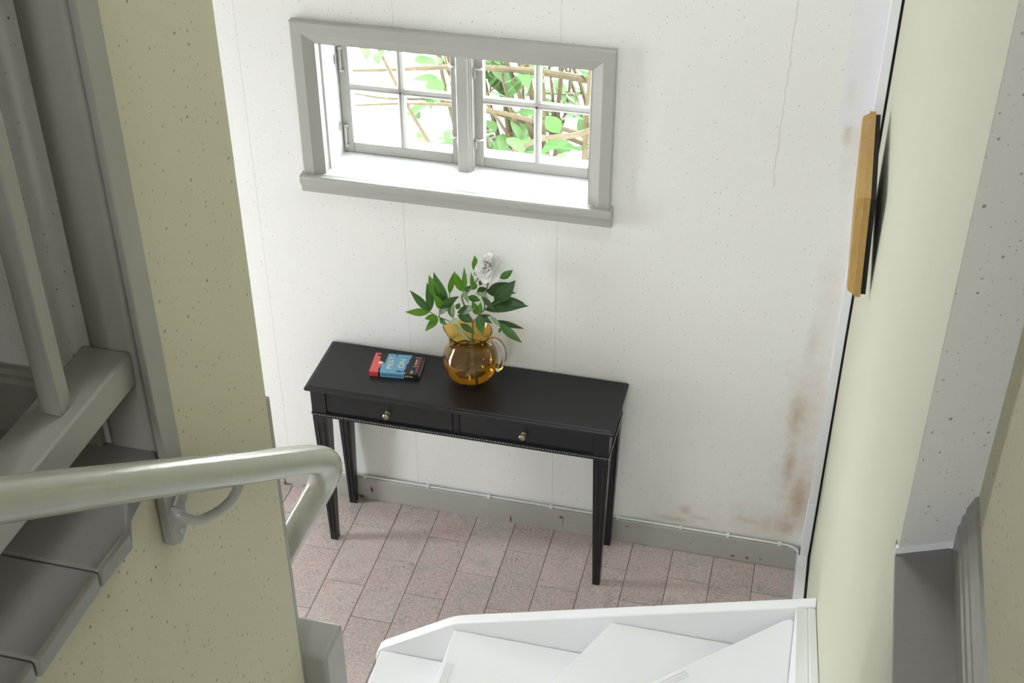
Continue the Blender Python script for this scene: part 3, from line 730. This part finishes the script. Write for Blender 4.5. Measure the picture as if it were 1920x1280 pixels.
# ================================================================== peony
pe = empty('peony_stem', (.598, -.132, .786), 'white peony with glossy green leaves standing in the amber jug', 'flower')
LEAVES = [
    (0.433,-0.130,1.047, 0.372,-0.150,1.142, 0.0257,0),
    (0.437,-0.130,1.049, 0.423,-0.110,1.157, 0.0265,0),
    (0.434,-0.130,1.045, 0.359,-0.170,1.061, 0.0258,1),
    (0.472,-0.150,1.041, 0.435,-0.190,1.058, 0.0245,1),
    (0.472,-0.150,1.038, 0.438,-0.200,1.011, 0.0251,1),
    (0.477,-0.150,1.041, 0.509,-0.170,1.031, 0.0167,0),
    (0.477,-0.140,1.074, 0.462,-0.170,1.155, 0.0235,1),
    (0.465,-0.120,1.096, 0.428,-0.100,1.183, 0.0312,1),
    (0.496,-0.110,1.084, 0.443,-0.090,1.191, 0.0348,0),
    (0.497,-0.125,1.079, 0.456,-0.120,1.123, 0.0307,2),
    (0.502,-0.100,1.115, 0.524,-0.100,1.214, 0.0208,1),
    (0.550,-0.110,1.139, 0.527,-0.120,1.222, 0.0254,1),
    (0.556,-0.110,1.136, 0.558,-0.100,1.234, 0.0171,1),
    (0.480,-0.150,1.057, 0.543,-0.120,1.124, 0.0333,2),
    (0.524,-0.150,1.050, 0.509,-0.140,1.099, 0.0172,1),
    (0.531,-0.160,1.055, 0.531,-0.150,1.115, 0.0138,3),
    (0.537,-0.140,1.082, 0.548,-0.130,1.103, 0.0178,0),
    (0.540,-0.140,1.067, 0.611,-0.160,1.113, 0.0276,2),
    (0.544,-0.150,1.064, 0.607,-0.170,1.059, 0.0277,2),
    (0.555,-0.160,1.037, 0.613,-0.170,1.009, 0.0222,2),
    (0.524,-0.170,1.041, 0.559,-0.190,1.078, 0.0207,3),
    (0.533,-0.160,1.036, 0.595,-0.170,0.970, 0.0123,3),
    (0.620,-0.140,1.070, 0.644,-0.180,1.017, 0.0290,0),
    (0.622,-0.130,1.059, 0.666,-0.140,1.041, 0.0166,2),
    (0.617,-0.120,1.056, 0.656,-0.120,1.063, 0.0122,2),
    (0.614,-0.130,1.068, 0.601,-0.160,1.139, 0.0215,1),
    (0.615,-0.130,1.068, 0.620,-0.120,1.112, 0.0177,1),
    (0.628,-0.100,1.068, 0.777,-0.060,1.080, 0.0459,2),
    (0.652,-0.090,1.095, 0.761,-0.050,1.084, 0.0334,2),
    (0.661,-0.090,1.107, 0.733,-0.070,1.188, 0.0456,2),
    (0.636,-0.070,1.138, 0.707,-0.040,1.155, 0.0264,2),
    (0.640,-0.075,1.122, 0.729,-0.045,1.118, 0.0217,2),
    (0.675,-0.060,1.181, 0.716,-0.040,1.209, 0.0235,0),
    (0.596,-0.090,1.212, 0.590,-0.080,1.274, 0.0233,1),
    (0.598,-0.080,1.208, 0.582,-0.090,1.252, 0.0110,1),
    (0.587,-0.100,1.153, 0.585,-0.110,1.223, 0.0143,1),
    (0.588,-0.090,1.204, 0.606,-0.080,1.207, 0.0138,3),
    (0.559,-0.100,1.131, 0.584,-0.090,1.155, 0.0183,2),
    (0.599,-0.090,1.131, 0.631,-0.070,1.139, 0.0208,2),
    (0.606,-0.080,1.153, 0.618,-0.070,1.187, 0.0152,2),
    (0.633,-0.075,1.159, 0.622,-0.065,1.183, 0.0166,2),
    (0.656,-0.130,1.065, 0.700,-0.150,1.034, 0.0133,3),
    (0.700,-0.150,1.037, 0.696,-0.160,1.019, 0.0116,0),
    (0.676,-0.120,1.044, 0.771,-0.100,1.010, 0.0178,2),
    (0.689,-0.130,1.041, 0.777,-0.150,0.984, 0.0272,0),
    (0.620,-0.110,1.132, 0.677,-0.130,1.085, 0.0182,2),
    (0.600,-0.110,1.140, 0.650,-0.120,1.133, 0.0143,3),
    (0.571,-0.110,1.119, 0.620,-0.120,1.118, 0.0216,0),
    (0.555,-0.120,1.149, 0.581,-0.140,1.110, 0.0144,3),
    (0.593,-0.130,1.076, 0.616,-0.130,1.063, 0.0111,3),
    (0.624,-0.070,1.132, 0.699,-0.050,1.104, 0.0251,2),
    (0.580,-0.100,1.101, 0.599,-0.090,1.114, 0.0167,2),
    (0.584,-0.100,1.144, 0.601,-0.100,1.173, 0.0166,1),
]
STEMS = [
    [ (0.589,-0.130,0.944), (0.592,-0.130,1.025), (0.574,-0.130,1.066), (0.554,-0.120,1.110), (0.552,-0.110,1.128) ],
    [ (0.592,-0.130,1.023), (0.616,-0.130,1.063), (0.631,-0.110,1.079), (0.626,-0.090,1.102), (0.634,-0.075,1.156), (0.639,-0.070,1.177) ],
    [ (0.553,-0.115,1.123), (0.566,-0.110,1.131), (0.596,-0.100,1.174), (0.613,-0.090,1.211) ],
    [ (0.589,-0.130,0.944), (0.525,-0.150,1.026), (0.475,-0.150,1.045), (0.433,-0.130,1.048) ],
    [ (0.616,-0.130,1.063), (0.655,-0.125,1.062), (0.690,-0.130,1.043) ],
    [ (0.631,-0.110,1.077), (0.683,-0.090,1.107) ],
    [ (0.477,-0.150,1.045), (0.477,-0.140,1.074), (0.497,-0.110,1.084), (0.502,-0.100,1.119) ],
    [ (0.526,-0.150,1.034), (0.528,-0.155,1.058) ],
]

def leaf_mesh(base, tip, wid, seed, nseg=12):
    rl = random.Random(seed); base, tip = Vector(base), Vector(tip); ax = tip-base; ln = ax.length; ax.normalize()
    view = (CAM - base).normalized()
    side = ax.cross(view).normalized(); nrm = side.cross(ax).normalized()
    rot = Matrix.Rotation(rl.uniform(-.45, .45), 3, ax); side = rot @ side; nrm = rot @ nrm
    if nrm.dot(view) < 0: nrm = -nrm
    bend = rl.uniform(-.10, .14)*ln; fold = rl.uniform(.10, .30)
    vs = []; sway = rl.uniform(-.05, .05)*ln
    for i in range(nseg+1):
        t = i/nseg
        w_ = wid*.62*(math.sin(PI*t**.86))**.95*(1-.18*t) if 0 < i < nseg else .0004
        if i == nseg: w_ = .0003
        c = base + ax*ln*t + nrm*(bend*4*t*(1-t)) + side*(sway*4*t*(1-t))
        for s in (-1, -.5, 0, .5, 1):
            vs.append(c + side*(w_*s) + nrm*(abs(s)*w_*fold - abs(s)**3*w_*.12))
    fs = []
    for i in range(nseg):
        for k in range(4):
            a = i*5+k; fs.append((a, a+1, a+6, a+5))
    mb = MB(); mb.add(vs, fs); mb.sm = True
    return mb
def leaf_obj(mb, mat, parent):
    me = D.meshes.new('leaf'); off = wloc(parent)
    me.from_pydata([(v[0]-off.x, v[1]-off.y, v[2]-off.z) for v in mb.v], [], mb.f)
    me.update()
    if me.polygons[len(me.polygons)//2].normal.dot((CAM - Vector(mb.v[len(mb.v)//2]))) < 0: me.flip_normals()
    nr = len(mb.v)//5; uvl = me.uv_layers.new(name='UVMap')
    for lp in me.loops: uvl.data[lp.index].uv = ((lp.vertex_index % 5)/4, (lp.vertex_index//5)/(nr-1))
    me.polygons.foreach_set('use_smooth', [True]*len(me.polygons)); me.materials.append(M[mat])
    o = D.objects.new('leaf', me); COL.objects.link(o); o.parent = parent
    return o
KM = ['leaf_green', 'leaf_bright', 'leaf_dark', 'leaf_pale']
for i, (a, b, c, d, e, g, wd, k) in enumerate(LEAVES):
    leaf_obj(leaf_mesh((a, b, c), (d, e, g), wd, 100+i), KM[k], pe)
main = [(.600, -.140, .786), (.594, -.134, .86)] + STEMS[0]
obj('stem', MB().tube(smooth_path(main, 5), .0036, 8), 'stem_green', pe)
for i, s in enumerate(STEMS[1:]):
    r = .0026 if i < 2 else .0018
    if i == 2: s = [(.590, -.134, .95)] + s[1:]
    obj('stem', MB().tube(smooth_path(s, 5), r, 7), 'stem_green' if i in (1, 2) else 'stem_twig', pe)
# blossom: cupped, frilled petals round a blush heart
FC = Vector((.647, -.098, 1.242)); AXF = Vector((-.42, -.64, .64)).normalized()
bs = obj('blossom', MB().lathe([(0, -.012), (.009, -.008), (.012, 0), (.010, .008), (0, .012)], FC, 12), 'flower_core', pe)
def petal_mesh(ln, wd, cup, frill, seed):
    rl = random.Random(seed); nu, nv = 7, 7; vs = []
    for i in range(nu+1):
        t = i/nu
        w_ = wd*(.25 + .75*math.sin(PI*.5*min(t*1.25, 1)))*(1 if t < .8 else 1-.25*((t-.8)/.2)**2)
        for k in range(nv+1):
            s = k/nv*2-1
            r = rl.uniform(-1, 1)*frill*t**3
            x = w_*s*.5; y = ln*t*(1-.12*s*s) + r*1.2
            z = cup*ln*(t*t*.6) + .22*wd*s*s*(.3+.5*t) + rl.uniform(-1, 1)*frill*t*t
            vs.append((x, y, z))
    fs = [(i*(nv+1)+k, i*(nv+1)+k+1, (i+1)*(nv+1)+k+1, (i+1)*(nv+1)+k) for i in range(nu) for k in range(nv)]
    me = D.meshes.new('petal'); me.from_pydata(vs, [], fs); me.update()
    me.polygons.foreach_set('use_smooth', [True]*len(me.polygons)); return me
kinds = []
for j, (ln, wd, cup, fr_, mt) in enumerate([(.044, .042, .10, .0016, 'petal_white'), (.041, .036, .18, .0024, 'petal_white'), (.034, .024, .3, .0034, 'petal_white'), (.025, .016, .4, .0036, 'petal_blush'), (.040, .032, .2, .0034, 'petal_white')]):
    me = petal_mesh(ln, wd, cup, fr_, 50+j); me.materials.append(M[mt]); kinds.append(me)
e1 = AXF.orthogonal().normalized(); e2 = AXF.cross(e1)
rl = random.Random(11)
for (n, th, kd, ph) in ((7, 88, 0, 0), (6, 70, 1, .35), (6, 52, 4, .1), (7, 36, 2, .5), (5, 18, 3, .2), (3, 8, 2, .9), (5, 102, 1, .6)):
    for k in range(n):
        a = 2*PI*(k/n) + ph + rl.uniform(-.15, .15); t = math.radians(th + rl.uniform(-8, 8))
        rad = e1*math.cos(a) + e2*math.sin(a)
        dirv = (AXF*math.cos(t) + rad*math.sin(t)).normalized()
        nrm = (AXF*math.sin(t) - rad*math.cos(t)).normalized()
        sx = dirv.cross(nrm).normalized()
        mt = Matrix((sx, dirv, nrm)).transposed()
        sc = rl.uniform(1.14, 1.34)
        inst('petal', kinds[kd], bs, FC - AXF*.004, mt.to_euler(), (sc, sc, sc))

# ================================================================== picture frame on the right wall
pf = empty('picture_frame', (1.848, -.55, 1.765), 'golden wooden picture frame hanging edge-on against the pale right wall', 'picture frame')
WL[pf.name] = Vector((0, 0, 0))
FW, FH = .50, .283
pf.rotation_euler = (0, math.radians(-2.9), 0)
# own frame: x = away from wall is negative, y along the wall, z up; profile stepped
def fprof(q): return q
def fpiece(kind):
    prof = [(0, 0), (0, .006), (-.017, .006), (-.018, .002), (-.034, -.005), (-.037, -.014), (-.032, -.040), (0, -.040)]   # (x, outward offset)
    rows = []
    y0, y1, z0, z1 = -FW/2, FW/2, 0, FH
    for x, o in prof:
        if kind == 't': rows.append(((x, y0-o, z1+o), (x, y1+o, z1+o)))
        if kind == 'b': rows.append(((x, y0-o, z0-o), (x, y1+o, z0-o)))
        if kind == 'n': rows.append(((x, y0-o, z0-o), (x, y0-o, z1+o)))
        if kind == 'f': rows.append(((x, y1+o, z0-o), (x, y1+o, z1+o)))
    n = len(rows); vs = [p for r in rows for p in r]
    fs = [(2*i, 2*i+1, (2*i+3) % (2*n), (2*i+2) % (2*n)) for i in range(n)] + [tuple(2*i for i in range(n)), tuple(2*i+1 for i in range(n))]
    return MB().add(vs, fs)
for k in 'tbnf': obj('moulding', fpiece(k), 'frame_wood', pf)
obj('backing_board', box(-.010, -.004, -FW/2+.03, FW/2-.03, .03, FH-.03), 'book_navy', pf)

obj('back_shade_board', box(.0005, .013, -FW/2, FW/2, .0, FH), 'gap_shade', pf)  # dark back board, also standing in for the shadow between frame and wall
# ================================================================== garden outside the window
gr = tag(obj('ground', box(-14, 14, .45, 24, -.55, -.40), 'gravel'), 'pale sunlit gravel outside the window', 'ground', None, 'structure')
sh = empty('garden_shrub', (.3, 2.0, -.40), 'leafy shrub with arching branches outside the small window', 'shrub')
rg = random.Random(21)
def branch(p0, p1, r0, r1, sag, mat='bark'):
    p0, p1 = Vector(p0), Vector(p1); mid = (p0+p1)/2 + Vector((rg.uniform(-.12, .12), rg.uniform(-.1, .1), sag))
    q1 = (p0+mid)/2 + Vector((rg.uniform(-.05, .05), 0, rg.uniform(-.04, .04))); q2 = (mid+p1)/2 + Vector((rg.uniform(-.05, .05), 0, rg.uniform(-.05, .05)))
    ps = smooth_path([p0, q1, mid, q2, p1], 4)
    obj('branch', MB().tube(ps, [r0 + (r1-r0)*i/(len(ps)-1) for i in range(len(ps))], 7), mat, sh)
    return ps
paths = []
# stems rising from the base of the shrub, right of the window axis
for k in range(34):
    x = rg.uniform(.15, .75); y = rg.uniform(1.9, 2.7)
    paths.append(branch((x, y, -.45), (x+rg.uniform(-.7, .35), y+rg.uniform(-.5, .3), rg.uniform(1.0, 2.1)), rg.uniform(.016, .03), .006, rg.uniform(-.05, .1)))
# long arching limbs crossing to the left
for (a, b, r) in (((.75, 2.1, .95), (-.75, 1.7, 1.05), .022), ((.9, 1.8, .75), (-.55, 1.5, .98), .016), ((.6, 2.2, .55), (-.9, 2.0, .85), .014), ((.8, 1.7, 1.25), (-.35, 1.5, 1.32), .020), ((.7, 1.9, .85), (.05, 1.2, .80), .018)):
    paths.append(branch(a, b, r, .004, .10))
for k in range(60):
    p = rg.choice(paths); i = rg.randrange(4, len(p)-1); q = p[i]
    paths.append(branch(q, q + Vector((rg.uniform(-.5, .3), rg.uniform(-.35, .2), rg.uniform(-.1, .4))), .006, .002, .03))
lm = []
for mt in ('garden_leaf', 'garden_leaf_light'):
    mb = MB(); n = 6; vs = []
    for i in range(n+1):
        t = i/n; w_ = .5*math.sin(PI*t**.8)*.56
        vs += [(-w_, t, w_*.25 - .18*t*t), (0, t, -.18*t*t), (w_, t, w_*.25 - .18*t*t)]
    fs = []
    for i in range(n):
        for k in (0, 1): fs.append((i*3+k, i*3+k+1, i*3+k+4, i*3+k+3))
    me = D.meshes.new('leaf'); me.from_pydata(vs, [], fs); me.update(); me.polygons.foreach_set('use_smooth', [True]*len(me.polygons)); me.materials.append(M[mt]); lm.append(me)
cnt = nl = 0
while cnt < 296:
    p = rg.choice(paths[34:] if rg.random() < .6 else paths); i = rg.randrange(len(p)//3, len(p)); q = p[i] + Vector((rg.uniform(-.10, .10), rg.uniform(-.12, .06), rg.uniform(-.06, .10)))
    if q.z < .15 or q.z > 2.2: continue
    f_ = (.16-CAM.y)/(q.y-CAM.y); hx = CAM.x+(q.x-CAM.x)*f_; hz = CAM.z+(q.z-CAM.z)*f_
    if not (-.08 < hx < 1.08 and 1.42 < hz < 1.98): continue
    if hx < .5 and nl > 105: continue
    if hx < .28 and hz < 1.72: continue
    nl += hx < .5      # leaves well away from the window are left out
    s = rg.uniform(.09, .165)
    inst('leaf', rg.choice(lm), sh, q, (rg.uniform(-.7, .5), rg.uniform(-.6, .6), rg.uniform(0, 2*PI)), (s, s, s))
    cnt += 1
